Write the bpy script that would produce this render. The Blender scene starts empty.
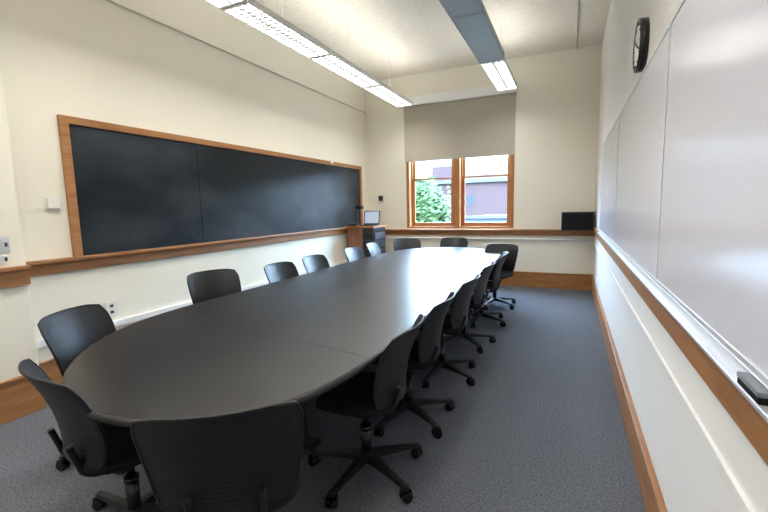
import bpy, bmesh, math, random
from mathutils import Vector, Matrix, noise
random.seed(4)
C = bpy.context.scene.collection
H = 1.45
XL, XR, D, ZC = -3.73, 0.381, 7.45, 3.87

# ------------------------------------------------------------ materials
def mat(name, col, rough=0.5, metal=0.0, var=0.0, vscale=8.0, bump=0.0, bscale=60.0, coat=0.0, spec=0.5, stretch=None, col2=None, detail=4, lo=.3, hi=.7):
    m = bpy.data.materials.new(name); m.use_nodes = True
    nt = m.node_tree; b = nt.nodes['Principled BSDF']
    b.inputs['Base Color'].default_value = (*col, 1)
    b.inputs['Roughness'].default_value = rough
    b.inputs['Metallic'].default_value = metal
    b.inputs['Coat Weight'].default_value = coat
    b.inputs['Coat Roughness'].default_value = 0.2
    b.inputs['Specular IOR Level'].default_value = spec
    tc = nt.nodes.new('ShaderNodeTexCoord'); mp = nt.nodes.new('ShaderNodeMapping')
    nt.links.new(tc.outputs['Object'], mp.inputs['Vector'])
    if stretch: mp.inputs['Scale'].default_value = stretch
    if var > 0 or col2:
        n = nt.nodes.new('ShaderNodeTexNoise'); n.inputs['Scale'].default_value = vscale; n.inputs['Detail'].default_value = detail
        nt.links.new(mp.outputs['Vector'], n.inputs['Vector'])
        r = nt.nodes.new('ShaderNodeValToRGB')
        r.color_ramp.elements[0].position = lo; r.color_ramp.elements[1].position = hi
        c2 = col2 if col2 else tuple(min(1, c * (1 + var)) for c in col)
        c1 = col if col2 else tuple(c * (1 - var) for c in col)
        r.color_ramp.elements[0].color = (*c1, 1); r.color_ramp.elements[1].color = (*c2, 1)
        nt.links.new(n.outputs['Fac'], r.inputs['Fac']); nt.links.new(r.outputs['Color'], b.inputs['Base Color'])
    if bump > 0:
        n2 = nt.nodes.new('ShaderNodeTexNoise'); n2.inputs['Scale'].default_value = bscale; n2.inputs['Detail'].default_value = 3
        nt.links.new(mp.outputs['Vector'], n2.inputs['Vector'])
        bp = nt.nodes.new('ShaderNodeBump'); bp.inputs['Strength'].default_value = bump; bp.inputs['Distance'].default_value = 0.01
        nt.links.new(n2.outputs['Fac'], bp.inputs['Height']); nt.links.new(bp.outputs['Normal'], b.inputs['Normal'])
    return m

def emis(name, col, s, base=(0.8, 0.8, 0.8)):
    m = bpy.data.materials.new(name); m.use_nodes = True
    b = m.node_tree.nodes['Principled BSDF']
    b.inputs['Base Color'].default_value = (*base, 1)
    b.inputs['Emission Color'].default_value = (*col, 1); b.inputs['Emission Strength'].default_value = s
    return m

M_wall = mat('plaster_cream', (0.84, 0.80, 0.68), 0.75, var=0.015, vscale=1.5, bump=0.12, bscale=90)
M_wallr = mat('plaster_pale', (0.83, 0.815, 0.80), 0.75, var=0.015, vscale=1.5, bump=0.12, bscale=90)
M_ceil = mat('ceiling_texture', (0.82, 0.78, 0.69), 0.9, var=0.08, vscale=34, bump=0.8, bscale=50)
M_carpet = mat('carpet_grey', (0.078, 0.086, 0.102), 0.95, col2=(0.172, 0.184, 0.212), vscale=85, bump=0.12, bscale=300, detail=10, spec=0.1, lo=.34, hi=.68)
M_woodX = mat('oak_x', (0.32, 0.13, 0.040), 0.38, col2=(0.44, 0.21, 0.08), vscale=3, stretch=(1, 12, 12), spec=0.4)
M_woodY = mat('oak_y', (0.30, 0.125, 0.044), 0.38, col2=(0.42, 0.205, 0.08), vscale=3, stretch=(12, 1, 12), spec=0.4)
M_woodZ = mat('oak_z', (0.30, 0.115, 0.036), 0.38, col2=(0.42, 0.19, 0.07), vscale=3, stretch=(12, 12, 1), spec=0.4)
M_woodD = mat('walnut_z', (0.18, 0.065, 0.028), 0.35, col2=(0.30, 0.12, 0.055), vscale=3, stretch=(12, 12, 1))
M_chalk = mat('chalkboard_slate', (0.003, 0.007, 0.011), 0.38, col2=(0.055, 0.068, 0.078), vscale=1.2, stretch=(1, 0.7, 1.3), detail=10, spec=0.32, lo=.45, hi=.85)
M_white = mat('whiteboard_enamel', (0.81, 0.83, 0.96), 0.20, var=0.01, vscale=1.0, spec=0.65)
M_alu = mat('aluminium', (0.78, 0.80, 0.84), 0.35, metal=0.5, var=0.03)
M_blk = mat('black_plastic', (0.009, 0.009, 0.010), 0.45, var=0.15, vscale=30, bump=0.1, bscale=300, spec=.4)
M_back = mat('charcoal_shell_plastic', (0.009, 0.0095, 0.011), 0.42, var=0.12, vscale=30, bump=0.1, bscale=300, spec=.4)
M_blkf = mat('black_seat_fabric', (0.009, 0.009, 0.010), 0.85, var=0.3, vscale=120, bump=0.3, bscale=400, spec=0.25)
M_blkm = mat('black_gloss_plastic', (0.008, 0.008, 0.009), 0.25, var=0.1)
M_table = mat('table_laminate', (0.006, 0.0064, 0.0082), 0.33, col2=(0.0130, 0.0138, 0.0168), vscale=3, stretch=(2, 1, 1), bump=0.03, bscale=150, detail=8, spec=0.64)
M_tedge = mat('table_edge_rubber', (0.008, 0.008, 0.009), 0.5, var=0.1)
M_pipe = mat('painted_conduit', (0.86, 0.86, 0.85), 0.4, var=0.02)
M_plate = mat('white_plastic', (0.80, 0.78, 0.72), 0.4, var=0.02)
M_dark = mat('dark_socket', (0.03, 0.03, 0.03), 0.5, var=0.1)
M_shade = mat('shade_fabric', (0.47, 0.43, 0.36), 0.9, var=0.04, vscale=150, bump=0.1, bscale=400)
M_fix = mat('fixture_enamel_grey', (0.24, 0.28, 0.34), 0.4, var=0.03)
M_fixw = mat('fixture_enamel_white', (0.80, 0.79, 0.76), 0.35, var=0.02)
M_louv = mat('fixture_louver_grey', (0.06, 0.06, 0.06), 0.5, var=0.02)
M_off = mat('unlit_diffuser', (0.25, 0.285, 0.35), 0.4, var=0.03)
M_lit = emis('lamp_glow', (1.0, 0.965, 0.91), 9.5)
M_litup = emis('ceiling_fill_glow', (1.0, 0.965, 0.91), 1.7)  # glow for the added strips that brighten the ceiling
M_face = mat('clock_face_white', (0.8, 0.8, 0.78), 0.4, var=0.01)
M_screen = emis('screen_glow', (0.55, 0.65, 0.8), 0.22, (.06, .07, .1))
M_brick = bpy.data.materials.new('brick_facade'); M_brick.use_nodes = True
nt = M_brick.node_tree; bk = nt.nodes.new('ShaderNodeTexBrick'); bk.inputs['Scale'].default_value = 1.2
bk.inputs['Color1'].default_value = (0.042, 0.025, 0.026, 1); bk.inputs['Color2'].default_value = (0.035, 0.021, 0.023, 1); bk.inputs['Mortar'].default_value = (0.047, 0.037, 0.040, 1)
tc = nt.nodes.new('ShaderNodeTexCoord'); mp = nt.nodes.new('ShaderNodeMapping'); mp.inputs['Rotation'].default_value = (math.radians(90), 0, 0)
nt.links.new(tc.outputs['Object'], mp.inputs[0]); nt.links.new(mp.outputs[0], bk.inputs['Vector']); nt.links.new(bk.outputs['Color'], nt.nodes['Principled BSDF'].inputs['Base Color'])
nt.nodes['Principled BSDF'].inputs['Roughness'].default_value = 0.9
nt.nodes['Principled BSDF'].inputs['Specular IOR Level'].default_value = 0.1
M_roof = mat('roof_membrane', (0.050, 0.058, 0.074), 0.8, var=0.08, spec=.1)
M_leaf = mat('foliage', (0.028, 0.056, 0.019), 0.7, col2=(0.050, 0.084, 0.034), vscale=3, spec=.1)
M_bark = mat('bark', (0.05, 0.03, 0.02), 0.9, var=0.3, bump=0.5)
M_ground = mat('lawn_and_paving', (0.03, 0.045, 0.022), 0.9, col2=(0.07, 0.07, 0.07), vscale=0.25, spec=.1)
M_winb = mat('dark_window_glass', (0.016, 0.018, 0.024), 0.4, var=0.1, spec=.2)
M_glass = bpy.data.materials.new('clear_glass'); M_glass.use_nodes = True
nt = M_glass.node_tree; o = nt.nodes['Material Output']
tr = nt.nodes.new('ShaderNodeBsdfTransparent'); gl = nt.nodes.new('ShaderNodeBsdfGlossy'); gl.inputs['Roughness'].default_value = 0.02
mx = nt.nodes.new('ShaderNodeMixShader'); mx.inputs[0].default_value = 0.04
nt.links.new(tr.outputs[0], mx.inputs[1]); nt.links.new(gl.outputs[0], mx.inputs[2]); nt.links.new(mx.outputs[0], o.inputs[0])

# ------------------------------------------------------------ mesh helpers
def obj(name, me, parent=None, loc=(0, 0, 0), rot=(0, 0, 0), m=None):
    o = bpy.data.objects.new(name, me); C.objects.link(o)
    o.location = loc; o.rotation_euler = rot
    if m and me is not None: me.materials.append(m)
    if parent: o.parent = parent
    return o
def empty(name, loc=(0, 0, 0), rz=0):
    o = bpy.data.objects.new(name, None); C.objects.link(o); o.location = loc; o.rotation_euler = (0, 0, rz)
    o.empty_display_size = 0.1
    return o
def b_box(bm, a, b):
    x0, y0, z0 = a; x1, y1, z1 = b
    vs = [bm.verts.new(p) for p in [(x0,y0,z0),(x1,y0,z0),(x1,y1,z0),(x0,y1,z0),(x0,y0,z1),(x1,y0,z1),(x1,y1,z1),(x0,y1,z1)]]
    for f in [(0,3,2,1),(4,5,6,7),(0,1,5,4),(1,2,6,5),(2,3,7,6),(3,0,4,7)]: bm.faces.new([vs[i] for i in f])
def boxes(name, lst, m, parent=None, bev=0.0, loc=(0,0,0), rot=(0,0,0), seg=2):
    bm = bmesh.new()
    for a, b in lst: b_box(bm, a, b)
    if bev > 0: bmesh.ops.bevel(bm, geom=bm.edges[:], offset=bev, segments=seg, profile=0.7, affect='EDGES', clamp_overlap=True)
    me = bpy.data.meshes.new(name); bm.to_mesh(me); bm.free()
    return obj(name, me, parent, loc, rot, m)
def b_cyl(bm, p0, p1, r0, r1=None, n=20):
    r1 = r0 if r1 is None else r1
    p0 = Vector(p0); p1 = Vector(p1); d = p1 - p0
    q = d.to_track_quat('Z', 'Y')
    A = []; B = []
    for i in range(n):
        a = 2*math.pi*i/n; v = Vector((math.cos(a), math.sin(a), 0))
        A.append(bm.verts.new(p0 + q @ (v*r0))); B.append(bm.verts.new(p1 + q @ (v*r1)))
    for i in range(n): f = bm.faces.new([A[i], A[(i+1)%n], B[(i+1)%n], B[i]]); f.smooth = True
    bm.faces.new(A[::-1]); bm.faces.new(B)
def cyls(name, lst, m, parent=None, n=20):
    bm = bmesh.new()
    for c in lst: b_cyl(bm, *c, n=n)
    me = bpy.data.meshes.new(name); bm.to_mesh(me); bm.free()
    return obj(name, me, parent, m=m)
def tube_mesh(name, paths, r, closed=False, res=3):
    cu = bpy.data.curves.new(name+'_c', 'CURVE'); cu.dimensions = '3D'; cu.bevel_depth = r; cu.bevel_resolution = res; cu.use_fill_caps = True
    for pts in paths:
        s = cu.splines.new('POLY'); s.points.add(len(pts)-1)
        for i, p in enumerate(pts): s.points[i].co = (*p, 1)
        s.use_cyclic_u = closed
    t = bpy.data.objects.new('tmp', cu); C.objects.link(t)
    bpy.context.view_layer.update()
    me = bpy.data.meshes.new_from_object(t.evaluated_get(bpy.context.evaluated_depsgraph_get()))
    bpy.data.objects.remove(t); bpy.data.curves.remove(cu)
    for p in me.polygons: p.use_smooth = True
    me.name = name; me.materials.clear()
    return me
def catmull(P, n=6, closed=True):
    out = []; L = len(P)
    for i in range(L if closed else L-1):
        g = lambda k: Vector(P[k % L]) if closed else Vector(P[min(max(k,0),L-1)])
        a, b, c, d = g(i-1), g(i), g(i+1), g(i+2)
        for j in range(n):
            t = j/n
            out.append(0.5*((2*b)+(c-a)*t+(2*a-5*b+4*c-d)*t*t+(3*b-a-3*c+d)*t**3))
    if not closed: out.append(Vector(P[-1]))
    return out
def thing(o, label, cat, group=None):
    o['label'] = label; o['category'] = cat
    if group: o['group'] = group
    return o
def struct(o): o['kind'] = 'structure'; return o

# ------------------------------------------------------------ room shell
YF = -1.3
struct(boxes('floor', [((-4.3, YF-.2, -0.2), (XR+.2, D, 0))], M_carpet))
struct(boxes('ceiling', [((-4.3, YF-.2, ZC), (XR+.2, D+.3, ZC+0.2))], M_ceil))
struct(boxes('wall_left', [((XL-.3, 1.6, 0), (XL, D, ZC)), ((XL-.3, YF, 0), (-3.58, 1.6, ZC))], M_wall, bev=.012))
struct(boxes('wall_right', [((XR, YF, 0), (XR+.2, D, ZC))], M_wallr))
struct(boxes('wall_front', [((XL-.3, YF-.2, 0), (XR+.2, YF, ZC))], M_wall))
WX0, WX1, WZ0, WZ1 = -2.88, -0.89, 1.03, 3.28
struct(boxes('wall_back', [((XL-.3, D, -.2), (WX0, D+.3, ZC)), ((WX1, D, -.2), (XR+.2, D+.3, ZC)), ((WX0, D, -.2), (WX1, D+.3, WZ0)), ((WX0, D, WZ1), (WX1, D+.3, ZC))], M_wall))
# baseboards
def prof_y(name, x, s, y0, y1, z0, z1, t, m):
    a = sorted([x, x+s*t]); b = sorted([x, x+s*(t+.012)])
    return struct(boxes(name, [((a[0], y0, z0), (a[1], y1, z1-.02)), ((b[0], y0, z1-.02), (b[1], y1, z1))], m, bev=0.003, seg=1))
prof_y('baseboard_left', XL, 1, 1.6, D, 0, .31, .02, M_woodY)
prof_y('baseboard_pier', -3.58, 1, YF, 1.6, 0, .30, .02, M_woodY)
prof_y('baseboard_right', XR, -1, YF, D, 0, .25, .016, M_woodY)
struct(boxes('baseboard_back', [((XL, D-.02, 0), (XR, D, .25)), ((XL, D-.035, .25), (XR, D, .27))], M_woodX, bev=.003, seg=1))
# rails
struct(boxes('trim_1', [((XL, 1.6, .985), (XL+.025, D, 1.075)), ((XL, 1.6, 1.075), (XL+.07, D, 1.10))], M_woodY, bev=.004))
struct(boxes('trim_2', [((-3.58, YF, .95), (-3.555, 1.6, 1.065)), ((-3.58, YF, 1.065), (-3.52, 1.6, 1.09))], M_woodY, bev=.004))
struct(boxes('trim_3', [((XL+.07, D-.03, .90), (XR, D, .985)), ((XL+.07, D-.09, .985), (XR, D, 1.01))], M_woodX, bev=.004))
struct(boxes('trim_4', [((XR-.022, YF, .94), (XR, D-.09, 1.025)), ((XR-.035, YF, 1.025), (XR, D-.09, 1.045))], M_woodY, bev=.004))
struct(boxes('trim_5', [((XL, 1.6, 3.29), (XL+.03, D, 3.33))], M_wall, bev=.004))
struct(boxes('trim_6', [((XR-.012, YF, .76), (XR, D, .785))], M_pipe, bev=.003))
# window casing + windows
struct(boxes('trim_7', [((WX0, D-.015, WZ0), (WX0+.06, D+.2, WZ1)), ((WX1-.06, D-.015, WZ0), (WX1, D+.2, WZ1)), ((WX0+.06, D-.015, WZ1-.05), (WX1-.06, D+.2, WZ1)), ((WX0+.06, D+.0, WZ0), (WX1-.06, D+.2, WZ0+.03)), ((-1.965, D, WZ0), (-1.845, D+.2, WZ1))], M_woodZ, bev=.004))
for i, (a, b) in enumerate([(WX0+.06, -1.965), (-1.845, WX1-.06)]):
    zb, zm, zt = WZ0+.03, 1.96, WZ1-.05
    w = struct(boxes('window_%d' % (i+1), [((a, D+.10, zb), (a+.025, D+.19, zt)), ((b-.025, D+.10, zb), (b, D+.19, zt)), ((a, D+.10, zt-.03), (b, D+.19, zt)), ((a, D+.10, zb), (b, D+.19, zb+.02))], M_woodZ))
    for nm, z0, z1, y in (('lower_sash', zb+.02, zm+.014, D+.11), ('upper_sash', zm-.014, zt-.03, D+.15)):
        a2, b2 = a+.025, b-.025
        hb = .05 if nm == 'lower_sash' else .028
        ht = .028 if nm == 'lower_sash' else .04
        s = boxes(nm, [((a2, y, z0), (a2+.045, y+.035, z1)), ((b2-.045, y, z0), (b2, y+.035, z1)), ((a2+.045, y, z0), (b2-.045, y+.035, z0+hb)), ((a2+.045, y, z1-ht), (b2-.045, y+.035, z1))], M_woodZ, w, bev=.003)
        boxes('glass_pane', [((a2+.045, y+.015, z0+hb), (b2-.045, y+.019, z1-ht))], M_glass, s)
# roller shade
sh = empty('roller_shade', ((WX0+WX1)/2, D-.05, 2.285))
hw = (WX1-WX0)/2
boxes('shade_fabric', [((-hw-.01, -.002, .02), (hw+.01, .002, 1.02))], M_shade, sh)
boxes('hem_bar', [((-hw-.01, -.008, 0), (hw+.01, .008, .03))], M_shade, sh, bev=.003)
boxes('roller_cassette', [((-hw-.03, -.06, 1.01), (hw+.03, .045, 1.17))], M_pipe, sh, bev=.01)
thing(sh, 'grey-beige fabric roller shade lowered halfway over the window', 'window shade')

# ------------------------------------------------------------ chalkboard
cb = empty('chalkboard', (XL, 4.57, 1.10))
y0, y1 = 1.985-4.57, 7.16-4.57
ZT = 2.235-1.10
boxes('slate_panel', [((.0, y0+.06, .0), (.015, -1.27, ZT-.06)), ((.0, -1.264, .0), (.015, y1-.06, ZT-.06))], M_chalk, cb)
boxes('wooden_frame', [((0, y0, -.0), (.035, y0+.065, ZT)), ((0, y1-.065, 0), (.035, y1, ZT)), ((0, y0+.065, ZT-.06), (.035, y1-.065, ZT))], M_woodY, cb, bev=.006)
thing(cb, 'long black slate chalkboard in an oak frame above the chalk ledge', 'chalkboard')
cl = boxes('map_clip', [((0, -.03, 0), (.02, .03, .05))], M_alu, loc=(XL+.035, 6.05, 2.20), bev=.003)
thing(cl, 'small metal clip on the top edge of the chalkboard frame', 'clip')

# ------------------------------------------------------------ whiteboards
for i, (a, b) in enumerate([(.2, 2.17), (2.17, 4.15), (4.15, 6.12)]):
    w = empty('whiteboard', (XR, (a+b)/2, 1.085)); h2 = (b-a)/2
    boxes('writing_surface', [((-.014, -h2+.008, .012), (0, h2-.008, 1.10))], M_white, w)
    boxes('board_frame', [((-.017, -h2, 0), (0, -h2+.005, 1.115)), ((-.017, h2-.005, 0), (0, h2, 1.115)), ((-.018, -h2+.005, 1.10), (0, h2-.005, 1.115)), ((-.018, -h2+.005, 0), (0, h2-.005, .012))], M_alu, w)
    thing(w, 'glossy white dry-erase board panel with a thin aluminium frame', 'whiteboard', 'row of wall whiteboard panels')
tr_ = boxes('marker_tray', [((-.045, 0, 0), (0, 5.9, .006)), ((-.047, 0, 0), (-.042, 5.9, .012)), ((-.018, 0, .006), (0, 5.9, .034))], M_alu, loc=(XR, .2, 1.048), bev=.002, seg=1)
thing(tr_, 'long aluminium marker tray running below the whiteboards', 'marker tray')
er = empty('whiteboard_eraser', (XR-.031, 1.03, 1.0545))
boxes('felt_pad', [((-.009, -.055, 0), (.011, .055, .014))], M_blkf, er, bev=.003)
boxes('eraser_handle', [((-.011, -.057, .014), (.012, .057, .026))], mat('blue_grey_plastic', (.22, .24, .28), .4, var=.05), er, bev=.006)
thing(er, 'grey and black whiteboard eraser lying in the marker tray', 'eraser')

# ------------------------------------------------------------ clock
ck = empty('wall_clock', (XR, 2.98, 2.37))
R0 = .148
cyls('clock_case', [((0, 0, 0), (-.038, 0, 0), R0)], M_blkm, ck, n=48)
me = tube_mesh('clock_rim', [[(-.038, (R0-.006)*math.cos(t*math.pi/24), (R0-.006)*math.sin(t*math.pi/24)) for t in range(48)]], .009, True); obj('clock_rim', me, ck, m=M_blkm)
cyls('clock_face', [((-.037, 0, 0), (-.041, 0, 0), R0-.012)], M_face, ck, n=48)
for k in range(12):
    a = k*math.pi/6; q = R0-.035
    cyls('hour_mark', [((-.043, q*math.sin(a), q*math.cos(a)), (-.043, (q+.018)*math.sin(a), (q+.018)*math.cos(a)), .004)], M_blkm, ck, n=6)
for nm, a, l in (('hour_hand', 1.0, .07), ('minute_hand', 4.3, .11)):
    cyls(nm, [((-.045, 0, 0), (-.045, l*math.sin(a), l*math.cos(a)), .004)], M_blkm, ck, n=8)
thing(ck, 'round wall clock with a black rim and white face', 'clock')

# ------------------------------------------------------------ conduits, plates
c1 = boxes('wall_raceway', [((0, 0, 0), (.035, 5.8, .055))], M_pipe, loc=(XL, 1.61, .43), bev=.006)
thing(c1, 'white cable raceway along the wall above the baseboard', 'raceway')
c2 = obj('wall_conduit', tube_mesh('wall_conduit_b', [[(XL+.1, D-.03, .84), (XR-.02, D-.03, .84)]], .016), m=M_pipe)
thing(c2, 'thin white conduit pipe below the wooden window ledge', 'pipe')
c3 = obj('ceiling_conduit', tube_mesh('ceiling_conduit', [[(.03, 2.0, ZC-.009), (.03, D, ZC-.009)]], .009), m=mat('aged_conduit', (.40, .38, .34), .5, var=.05))
thing(c3, 'thin metal conduit running across the textured ceiling', 'pipe')
def plate(name, y, z, w, h, lab, cat, x=XL, kind='outlet'):
    e = empty(name, (x, y, z))
    boxes('cover_plate', [((0, -w/2, -h/2), (.008, w/2, h/2))], M_plate if kind != 'metal' else M_alu, e, bev=.003)
    if kind == 'outlet':
        for s in (-1, 1): boxes('socket', [((.007, -.015, s*.028-.013), (.011, .015, s*.028+.013))], M_dark, e, bev=.002)
    elif kind == 'therm': boxes('thermostat_body', [((.008, -w/2+.015, -h/2+.015), (.03, w/2-.015, h/2-.015))], M_plate, e, bev=.006)
    else:
        for s in (-1, 1): boxes('toggle', [((.008, s*.022-.006, -.015), (.02, s*.022+.006, .012))], M_dark, e, bev=.002)
    return thing(e, lab, cat)
plate('wall_outlet', 2.25, .595, .11, .14, 'white electrical outlet low on the wall beside the chalkboard', 'outlet')
plate('thermostat', 1.88, 1.535, .11, .11, 'square off-white thermostat on the wall next to the chalkboard', 'thermostat', kind='therm')
plate('light_switch', 1.47, 1.25, .09, .11, 'metal double light switch plate above the ledge', 'light switch', x=-3.58, kind='metal')
plate('wall_jack', 1.46, 1.15, .05, .05, 'small dark jack plate just above the ledge', 'outlet', x=-3.58, kind='metal')

# ------------------------------------------------------------ pendant light fixtures
def fixture(x, ya, yb, lit):
    w = .148; e = empty('pendant_light', (x, (ya+yb)/2, 3.2)); L = (yb-ya)/2-(.014 if lit else .006)
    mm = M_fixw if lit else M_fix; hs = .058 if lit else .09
    boxes('fixture_housing', [((-w, -L, 0), (-w+.012, L, hs)), ((w-.012, -L, 0), (w, L, hs)), ((-w+.012, -L, 0), (w-.012, -L+.02, hs)), ((-w+.012, L-.02, 0), (w-.012, L, hs)), ((-w+.012, -L+.02, hs-.008), (w-.012, L-.02, hs))], mm, e)
    if lit:
        n = int((2*L-.04)/.07)
        bl = [((-w+.012, -L+.02+k*.07, .008), (w-.012, -L+.029+k*.07, .022)) for k in range(1, n)]
        bl.append(((-.009, -L+.02, .003), (.009, L-.02, .031)))
        for xx in (-.075, .075): bl.append(((xx-.004, -L+.02, .007), (xx+.004, L-.02, .023)))
        boxes('louver', bl, M_louv, e)
        for s in (-1, 1):
            a, b = sorted([s*.012, s*(w-.014)])
            boxes('lamp_diffuser', [((a, -L+.022, .034), (b, L-.022, .048))], M_lit, e)
        boxes('ceiling_fill_strip', [((-w+.02, -L+.02, hs+.002), (w-.02, L-.02, hs+.006))], M_litup, e)  # unseen glowing strip on the housing, added to brighten the ceiling
    else:
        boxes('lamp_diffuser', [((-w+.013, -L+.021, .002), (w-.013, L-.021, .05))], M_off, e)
    cyls('hanger_rod', [((0, 0, hs), (0, 0, ZC-3.2), .003)], M_fixw, e, n=8)
    thing(e, 'lit linear pendant fluorescent fixture with white louvers' if lit else 'unlit grey linear pendant fluorescent fixture', 'ceiling light', 'rows of linear pendant lights')
for k in range(6): fixture(-2.69, 6.95-1.35*(k+1), 6.95-1.35*k, True)  # last one sits behind the camera, added as fill light
fixture(-.93, 5.4, 6.78, True)
for k in range(4): fixture(-.93, 5.4-1.38*(k+1), 5.4-1.38*k, k >= 2)  # nearest two are out of view, lit as added fill for the near end

# ------------------------------------------------------------ conference table
near = [(-.84,2.6),(-.84,1.95),(-.85,1.6),(-.885,1.35),(-.96,1.13),(-1.08,.985),(-1.25,.89),(-1.45,.845),(-1.66,.855),(-1.87,.92),(-2.07,1.03),(-2.27,1.20),(-2.44,1.43),(-2.56,1.72),(-2.615,2.1),(-2.62,2.8)]
far = [(-2.62,4.8),(-2.60,5.5)] + [(-1.73-.86*math.cos(t), 5.75+1.1*math.sin(t)) for t in [math.pi*k/12 for k in range(1, 12)]] + [(-.86,5.5),(-.84,4.8)]
out2 = catmull([(x, y, 0) for x, y in near+far], 4)
T0 = Vector((-1.73, 3.85, 0))
tb = empty('conference_table', T0)
def outline_slab(z0, z1, grow=0):
    bm = bmesh.new()
    vs = []
    for p in out2:
        q = p - T0; vs.append(bm.verts.new((q.x, q.y, z0)))
    f = bm.faces.new(vs)
    if f.normal.z > 0: f.normal_flip()
    r = bmesh.ops.extrude_face_region(bm, geom=[f])
    for v in r['geom']:
        if isinstance(v, bmesh.types.BMVert): v.co.z = z1
    bmesh.ops.recalc_face_normals(bm, faces=bm.faces[:])
    return bm
def plane_at(yl, yr):
    d = Vector((1.78, yr-yl, 0)).normalized(); n = Vector((-d.y, d.x, 0))
    return Vector((-2.62, yl, 0))-T0, n
S1, S2, S3 = plane_at(2.09, 1.66), plane_at(3.86, 3.80), plane_at(5.65, 5.65)
g = .0012
for a, b in [(None, S1), (S1, S2), (S2, S3), (S3, None)]:
    halves = [None] if (a is None or b is None) else [-1, 1]
    for hf in halves:
        bm = outline_slab(.705, .74)
        def cut(co, no):
            r = bmesh.ops.bisect_plane(bm, geom=bm.verts[:]+bm.edges[:]+bm.faces[:], plane_co=co, plane_no=no, clear_outer=True)
            es = [x for x in r['geom_cut'] if isinstance(x, bmesh.types.BMEdge)]
            bmesh.ops.edgeloop_fill(bm, edges=es)
        if b is not None: cut(b[0]-b[1]*g, b[1])
        if a is not None: cut(a[0]+a[1]*g, -a[1])
        if hf == 1: cut((.0003, 0, 0), (-1, 0, 0))
        if hf == -1: cut((-.0003, 0, 0), (1, 0, 0))
        eds = [e for e in bm.edges if all(v.co.z > .73 for v in e.verts) and len(e.link_faces) == 2]
        bmesh.ops.bevel(bm, geom=eds, offset=.0007, segments=1, affect='EDGES')
        me = bpy.data.meshes.new('tabletop_section'); bm.to_mesh(me); bm.free()
        obj('tabletop_section', me, tb, m=M_table)
me = tube_mesh('edge_band', [[(p.x-T0.x, p.y-T0.y, .722) for p in out2]], .0165, True, 4)
obj('edge_band', me, tb, m=M_tedge)
for yy in (1.95, 3.85, 5.75):
    y = yy-T0.y
    boxes('pedestal', [((-.28, y-.03, .03), (.28, y+.03, .70)), ((-.36, y-.05, 0), (.36, y+.05, .035))], M_blk, tb, bev=.008)
boxes('stretcher_beam', [((-.03, 1.98-T0.y, .52), (.03, 5.72-T0.y, .64))], M_blk, tb, bev=.004)
thing(tb, 'very long racetrack-shaped conference table with dark laminate sectional top', 'table')

# ------------------------------------------------------------ office chair
def smoothall(me):
    for p in me.polygons: p.use_smooth = True
SH = {}
def bk_pt(u, v):
    k = .11
    x = u*math.sqrt(1-k*v*v/2); w = v*math.sqrt(1-k*u*u/2)
    cr = max(0, abs(u)+abs(v)-1.68)
    x *= 1-.18*cr; w *= 1-.18*cr
    t = (w+1)/2
    half = .208+.034*math.sin(t*math.pi*.56)
    z = .475+.390*t
    y = -.215-.10*max(0, t)**1.3+.02*math.sin(t*math.pi) + .065*x*x
    return (x*half/ .97, y, z)
bm = bmesh.new(); NU, NV = 30, 96
def sheet(off, sgn):
    rows = []
    for j in range(NV+1):
        row = []
        for i in range(NU+1):
            x, y, z = bk_pt(-1+2*i/NU, -1+2*j/NV)
            rib = .0011 if (10 <= j <= NV-8 and 3 <= i <= NU-3 and j % 4 in (0, 1)) else 0
            row.append(bm.verts.new((x, y+off-sgn*rib, z)))
        rows.append(row)
    return rows
F1 = sheet(.004, 1); F2 = sheet(-.004, -1)
for j in range(NV):
    for i in range(NU):
        bm.faces.new([F1[j][i+1], F1[j][i], F1[j+1][i], F1[j+1][i+1]])
        bm.faces.new([F2[j][i], F2[j][i+1], F2[j+1][i+1], F2[j+1][i]])
def rim(R): return R[0][:-1]+[R[j][NU] for j in range(NV)]+R[NV][:0:-1]+[R[j][0] for j in range(NV, 0, -1)]
ra, rb = rim(F1), rim(F2)
for i in range(len(ra)):
    j = (i+1) % len(ra); bm.faces.new([ra[i], ra[j], rb[j], rb[i]])
bmesh.ops.recalc_face_normals(bm, faces=bm.faces[:])
me = bpy.data.meshes.new('backrest'); bm.to_mesh(me); bm.free(); smoothall(me); SH['backrest'] = me
loop = [bk_pt(-1+2*i/20, -1) for i in range(20)]+[bk_pt(1, -1+2*i/20) for i in range(20)]+[bk_pt(1-2*i/20, 1) for i in range(20)]+[bk_pt(-1, 1-2*i/20) for i in range(20)]
SH['frame'] = tube_mesh('backrest_frame', [loop], .0065, True, 3)
bm = bmesh.new()
prof = [(.0, .432), (.86, .432), (.97, .440), (1.0, .455), (.985, .472), (.93, .482), (.75, .484), (.45, .478), (.0, .474)]
N = 40; rings = []
for r, z in prof:
    if r == 0: rings.append([bm.verts.new((0, .01, z))]); continue
    ring = []
    for i in range(N):
        a = 2*math.pi*i/N; c, s = math.cos(a), math.sin(a)
        x = math.copysign(abs(c)**.62, c)*.235*r; y = math.copysign(abs(s)**.62, s)*.225*r+.01
        dz = -.03*max(0, (y-.10)/.13)**2 + (.012*max(0, -(y+.1)/.12))
        ring.append(bm.verts.new((x, y, z+dz)))
    rings.append(ring)
for k in range(len(rings)-1):
    A, B = rings[k], rings[k+1]
    for i in range(N):
        j = (i+1) % N
        if len(A) == 1: bm.faces.new([A[0], B[j], B[i]])
        elif len(B) == 1: bm.faces.new([A[i], A[j], B[0]])
        else: bm.faces.new([A[i], A[j], B[j], B[i]])
me = bpy.data.meshes.new('seat'); bm.to_mesh(me); bm.free(); smoothall(me); SH['seat'] = me
paths = []
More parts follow.
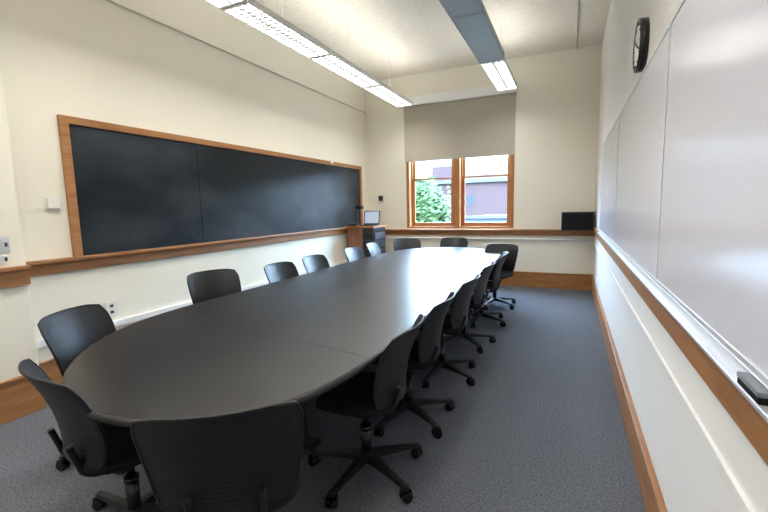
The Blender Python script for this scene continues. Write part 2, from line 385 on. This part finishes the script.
for s in (-1, 1):
    paths.append([tuple(v) for v in catmull([(s*.08, .05, .415), (s*.10, -.04, .412), (s*.11, -.14, .415), (s*.11, -.195, .445), (s*.11, -.215, .50), (s*.11, -.236, .57)], 5, False)])
paths.append([(-.08, .05, .415), (.08, .05, .415)])
SH['support'] = tube_mesh('back_support', paths, .0125, False, 3)
bm = bmesh.new(); b_box(bm, (-.09, -.10, .385), (.09, .11, .432)); bmesh.ops.bevel(bm, geom=bm.edges[:], offset=.012, segments=2, affect='EDGES')
b_cyl(bm, (.08, .03, .40), (.21, .05, .395), .006, n=8)
me = bpy.data.meshes.new('seat_mechanism'); bm.to_mesh(me); bm.free(); SH['mech'] = me
bm = bmesh.new(); b_cyl(bm, (0,0,.08), (0,0,.27), .027); b_cyl(bm, (0,0,.27), (0,0,.39), .017); b_cyl(bm, (0,0,.25), (0,0,.275), .031)
me = bpy.data.meshes.new('gas_cylinder'); bm.to_mesh(me); bm.free(); SH['gas'] = me
bm = bmesh.new(); b_cyl(bm, (0,0,.075), (0,0,.125), .045, .036)
for k in range(5):
    a = 2*math.pi*k/5+math.pi/2; R = Matrix.Rotation(a, 3, 'Z')
    sec = []
    for x, w, zt, zb in [(.03,.026,.122,.078),(.12,.022,.112,.078),(.22,.018,.095,.072),(.315,.014,.080,.062)]:
        sec.append([bm.verts.new(R @ Vector(p)) for p in [(x,-w,zb),(x,w,zb),(x,w*.75,zt),(x,-w*.75,zt)]])
    for A, B in zip(sec, sec[1:]):
        for i in range(4): bm.faces.new([A[i], A[(i+1)%4], B[(i+1)%4], B[i]])
    bm.faces.new(sec[0][::-1]); bm.faces.new(sec[-1])
    b_cyl(bm, R @ Vector((.31, 0, .06)), R @ Vector((.31, 0, .082)), .016, n=12)
bmesh.ops.recalc_face_normals(bm, faces=bm.faces[:])
me = bpy.data.meshes.new('star_base'); bm.to_mesh(me); bm.free(); SH['base'] = me
bm = bmesh.new()
for s in (-1, 1): b_cyl(bm, (s*.006, 0, .029), (s*.026, 0, .029), .029, .026, n=20)
b_cyl(bm, (-.006, 0, .029), (.006, 0, .029), .012, n=10); b_cyl(bm, (0, 0, .03), (0, 0, .065), .008, n=10)
b_box(bm, (-.024, -.022, .048), (.024, .018, .060))
me = bpy.data.meshes.new('castor'); bm.to_mesh(me); bm.free(); SH['castor'] = me
for k, m in dict(backrest=M_back, frame=M_blk, seat=M_blkf, support=M_blk, mech=M_blk, gas=M_blkm, base=M_blk, castor=M_blkm).items(): SH[k].materials.append(m)
proto = empty('office_chair')
def part(name, key, parent): return obj(name, SH[key], parent)
parts = []
for nm, k in (('backrest', 'backrest'), ('backrest_frame', 'frame'), ('seat', 'seat'), ('back_support', 'support'), ('seat_mechanism', 'mech'), ('gas_cylinder', 'gas'), ('star_base', 'base')):
    parts.append(part(nm, k, proto))
base = parts[-1]; castors = []
for k in range(5):
    a = 2*math.pi*k/5+math.pi/2
    c = part('castor', 'castor', base); c.location = (.31*math.cos(a), .31*math.sin(a), 0); c.rotation_euler = (0, 0, a*1.7); castors.append(c)
def facing(dx, dy): return math.atan2(-dx, dy)
LAB = 'black swivel office chair with ribbed curved back'
chairs = [
 (-1.10, 1.05, -.6, .8, LAB+' at rounded table end', 10),
 (-1.765, 1.075, .22, 1, LAB+' at rounded table end', 25),
 (-2.50, 1.51, .92, .38, LAB+' at rounded table corner', 12),
 (-2.92, 2.80, 1, -.35, LAB+' pulled out toward chalkboard', 30),
 (-2.60, 3.51, 1, 0, LAB+' facing the chalkboard side', 0),
 (-2.62, 4.20, 1, 0, LAB+' facing the chalkboard side', 20),
 (-2.62, 5.20, 1, 0, LAB+' facing the chalkboard side', 7),
 (-2.68, 5.98, 1, .1, LAB+' near the wooden lectern', 14),
 (-2.56, 6.69, .5, -.87, LAB+' at far table corner', 3),
 (-1.88, 6.96, 0, -1, LAB+' under the window', 9),
 (-.98, 1.86, -1, -.06, LAB+' along the table aisle', 8),
 (-.98, 2.50, -1, -.04, LAB+' along the table aisle', 0),
 (-.97, 3.28, -1, .03, LAB+' along the table aisle', 12),
 (-.98, 4.12, -1, .0, LAB+' along the table aisle', -10),
 (-.97, 5.00, -1, -.12, LAB+' along the table aisle', 5),
 (-.95, 5.90, -.25, -.96, LAB+' turned away from table', 0),
]
for i, (x, y, dx, dy, lab, br) in enumerate(chairs):
    if i == 0: e = proto; nb = base
    else:
        e = proto.copy(); C.objects.link(e)
        nb = None
        for p in parts:
            q = p.copy(); C.objects.link(q); q.parent = e
            if p is base: nb = q
        for c in castors:
            q = c.copy(); C.objects.link(q); q.parent = nb
    nb.rotation_euler = (0, 0, math.radians(br))
    e.location = (x, y, 0); e.rotation_euler = (0, 0, facing(dx, dy))
    thing(e, lab, 'chair', 'office chairs around the conference table')

# ------------------------------------------------------------ lectern & things on it
LT = 1.12
lc = empty('lectern', (-3.40, 6.70, 0))
boxes('cabinet_body', [((-.26, -.25, .03), (.26, .25, LT-.03))], M_woodD, lc, bev=.006)
boxes('cabinet_top', [((-.29, -.28, LT-.03), (.29, .28, LT))], M_woodZ, lc, bev=.006)
dr = boxes('cabinet_door', [((-.23, -.27, .08), (.06, -.25, LT-.08))], M_woodD, lc, bev=.004)
cyls('door_handle', [((.03, -.285, .55), (.03, -.285, .65), .006)], M_alu, dr, n=8)
rk = boxes('equipment_rack', [((.07, -.27, .06), (.275, .24, LT-.04))], M_blkm, lc, bev=.003)
for k in range(6): boxes('rack_unit', [((.275, -.21, .15+k*.145), (.284, .21, .27+k*.145))], M_blk, rk, bev=.002)
for k in range(6): boxes('rack_faceplate', [((.08, -.278, .15+k*.145), (.265, -.27, .27+k*.145))], M_blk, rk, bev=.002)
thing(lc, 'dark wooden media lectern with black equipment rack near the corner', 'lectern')
lp = empty('laptop', (-3.27, 6.60, LT), .2)
boxes('keyboard_deck', [((-.15, -.11, 0), (.15, .11, .016))], M_blkm, lp, bev=.003)
sc = boxes('display_lid', [((-.15, 0, 0), (.15, .008, .26))], M_blkm, lp, loc=(0, .11, .016), rot=(math.radians(-16), 0, 0), bev=.003)
boxes('screen', [((-.132, -.002, .025), (.132, .0, .243))], M_screen, sc)
thing(lp, 'open laptop with a pale blue screen on the lectern', 'laptop')
dc = empty('document_camera', (-3.58, 6.62, LT))
boxes('camera_base', [((-.07, -.09, 0), (.07, .09, .03))], M_blk, dc, bev=.006)
obj('camera_arm', tube_mesh('camera_arm', [[tuple(v) for v in catmull([(0, .05, .03), (0, .06, .15), (0, .03, .28), (.10, -.03, .35)], 5, False)]], .011), dc, m=M_blk)
boxes('camera_head', [((.06, -.08, .30), (.18, .01, .36))], M_blk, dc, bev=.006)
thing(dc, 'black document camera with a curved arm on the lectern', 'document camera')
wp = empty('wall_device', (-3.42, D, 1.62))  # small wall-mounted device of unidentified type
boxes('mount_plate', [((-.05, -.01, -.08), (.05, 0, .08))], M_plate, wp, bev=.002)
boxes('device_body', [((-.035, -.07, -.05), (.035, -.01, .05))], M_dark, wp, bev=.006)
thing(wp, 'small dark device mounted on the wall near the corner', 'wall device')
sp = empty('speaker_box', (.11, D-.15, 1.01))
boxes('speaker_cabinet', [((-.23, -.14, 0), (.235, .14, .29))], M_blk, sp, bev=.008)
boxes('speaker_grille', [((-.21, -.148, .02), (.21, -.14, .27))], M_blkf, sp, bev=.003)
thing(sp, 'black rectangular speaker box resting on the wooden ledge', 'speaker')

# ------------------------------------------------------------ outdoors
gr = boxes('lawn', [((-60, D+1, -4.6), (60, 90, -4.5))], M_ground); struct(gr)
bd = empty('brick_building', (-8, 46, -4.5))
boxes('facade', [((-10, 0, 0), (34, 14, 8.4))], M_brick, bd)
boxes('roof_edge', [((-10.2, -.3, 8.4), (34.2, 14, 8.75))], M_roof, bd)
for k in range(8): boxes('facade_window', [((-8+k*5, -.05, 5.9), (-6.6+k*5, 0, 7.0))], M_winb, bd)
boxes('rooftop_block', [((-7.5, 3, 8.75), (-5, 9, 10.6))], M_brick, bd)
thing(bd, 'long low red brick building with a pale flat roof', 'building')
ax_ = empty('flat_roof_annex', (-6, 32, -4.5))
boxes('annex_body', [((-2, 0, 0), (20, 13, 4.9))], M_roof, ax_)
boxes('annex_parapet', [((-2.2, -.2, 4.9), (20.2, 0.1, 5.1))], M_roof, ax_)
thing(ax_, 'low pale flat-roofed building in front of the brick one', 'building')
tree = empty('leafy_tree', (-6.35, 17.0, -4.5))
cyls('trunk', [((0, 0, 0), (0, 0, 4.5), .2, .1)], M_bark, tree, n=12)
bm = bmesh.new()
for k in range(1000):
    v = Vector((random.gauss(0, 1), random.gauss(0, 1), random.gauss(0, 1))).normalized()*random.uniform(.55, 1.0)
    p = Vector((v.x*1.75, v.y*1.4, 5.5+v.z*1.85)); s = random.uniform(.14, .3)
    for q in range(6):
        n = Vector((random.uniform(-.8,.8), random.uniform(-1,.2), .8)).normalized()
        a = n.orthogonal().normalized(); b = n.cross(a)
        c = p+Vector((random.uniform(-s,s), random.uniform(-s,s), random.uniform(-s,s)))
        t = random.uniform(.05, .10)
        bm.faces.new([bm.verts.new(c+a*t*1.6), bm.verts.new(c+b*t), bm.verts.new(c-a*t*1.6), bm.verts.new(c-b*t)])
for k in range(14):
    v = Vector((random.gauss(0, 1), random.gauss(0, 1), random.gauss(0, 1))).normalized()*.6
    bmesh.ops.create_icosphere(bm, subdivisions=2, radius=.65, matrix=Matrix.Translation((v.x*1.3, v.y*1.2, 5.5+v.z*1.6)))
me = bpy.data.meshes.new('canopy'); bm.to_mesh(me); bm.free(); obj('canopy', me, tree, m=M_leaf)
thing(tree, 'leafy green tree outside the window', 'tree')

# ------------------------------------------------------------ light
w = bpy.data.worlds.new('World'); bpy.context.scene.world = w; w.use_nodes = True
nt = w.node_tree; bg = nt.nodes['Background']
tc = nt.nodes.new('ShaderNodeTexCoord'); sx = nt.nodes.new('ShaderNodeSeparateXYZ'); rp = nt.nodes.new('ShaderNodeValToRGB')
rp.color_ramp.elements[0].color = (.019, .022, .025, 1); rp.color_ramp.elements[0].position = .0
rp.color_ramp.elements[1].color = (.48, .72, 1, 1); rp.color_ramp.elements[1].position = .155
e_ = rp.color_ramp.elements.new(.105); e_.color = (.016, .021, .027, 1)
nt.links.new(tc.outputs['Generated'], sx.inputs[0]); nt.links.new(sx.outputs['Z'], rp.inputs[0]); nt.links.new(rp.outputs[0], bg.inputs[0])
bg.inputs[1].default_value = 20
s = bpy.data.lights.new('sun', 'SUN'); s.energy = 1.5; s.angle = .05; s.color = (1, .95, .88)
so = bpy.data.objects.new('sun', s); C.objects.link(so); so.rotation_euler = (math.radians(40), 0, math.radians(25))
pl = bpy.data.lights.new('window_portal', 'AREA'); pl.shape = 'RECTANGLE'; pl.size = 2.0; pl.size_y = 2.3; pl.cycles.is_portal = True
po = bpy.data.objects.new('window_portal', pl); C.objects.link(po); po.location = (-1.885, D+.35, 2.15); po.rotation_euler = (math.radians(-90), 0, 0)

# ------------------------------------------------------------ camera
F, yaw, pitch, roll = 408.1, 0.4274, 0.1197, -0.0227
cy, sy, cp, sp_ = math.cos(yaw), math.sin(yaw), math.cos(pitch), math.sin(pitch)
f = Vector((-sy*cp, cy*cp, -sp_)); r = Vector((cy, sy, 0)); u = r.cross(f)
r2 = r*math.cos(roll)+u*math.sin(roll); u2 = -r*math.sin(roll)+u*math.cos(roll)
M = Matrix((r2, u2, -f)).transposed().to_4x4(); M.translation = (0, 0, H)
cam = bpy.data.cameras.new('camera'); cam.sensor_width = 36; cam.lens = F*36/768; cam.clip_start = .02
co = bpy.data.objects.new('camera', cam); C.objects.link(co); co.matrix_world = M
bpy.context.scene.camera = co
vs = bpy.context.scene.view_settings
vs.view_transform = 'Standard'; vs.exposure = 1.68; vs.gamma = 1.03
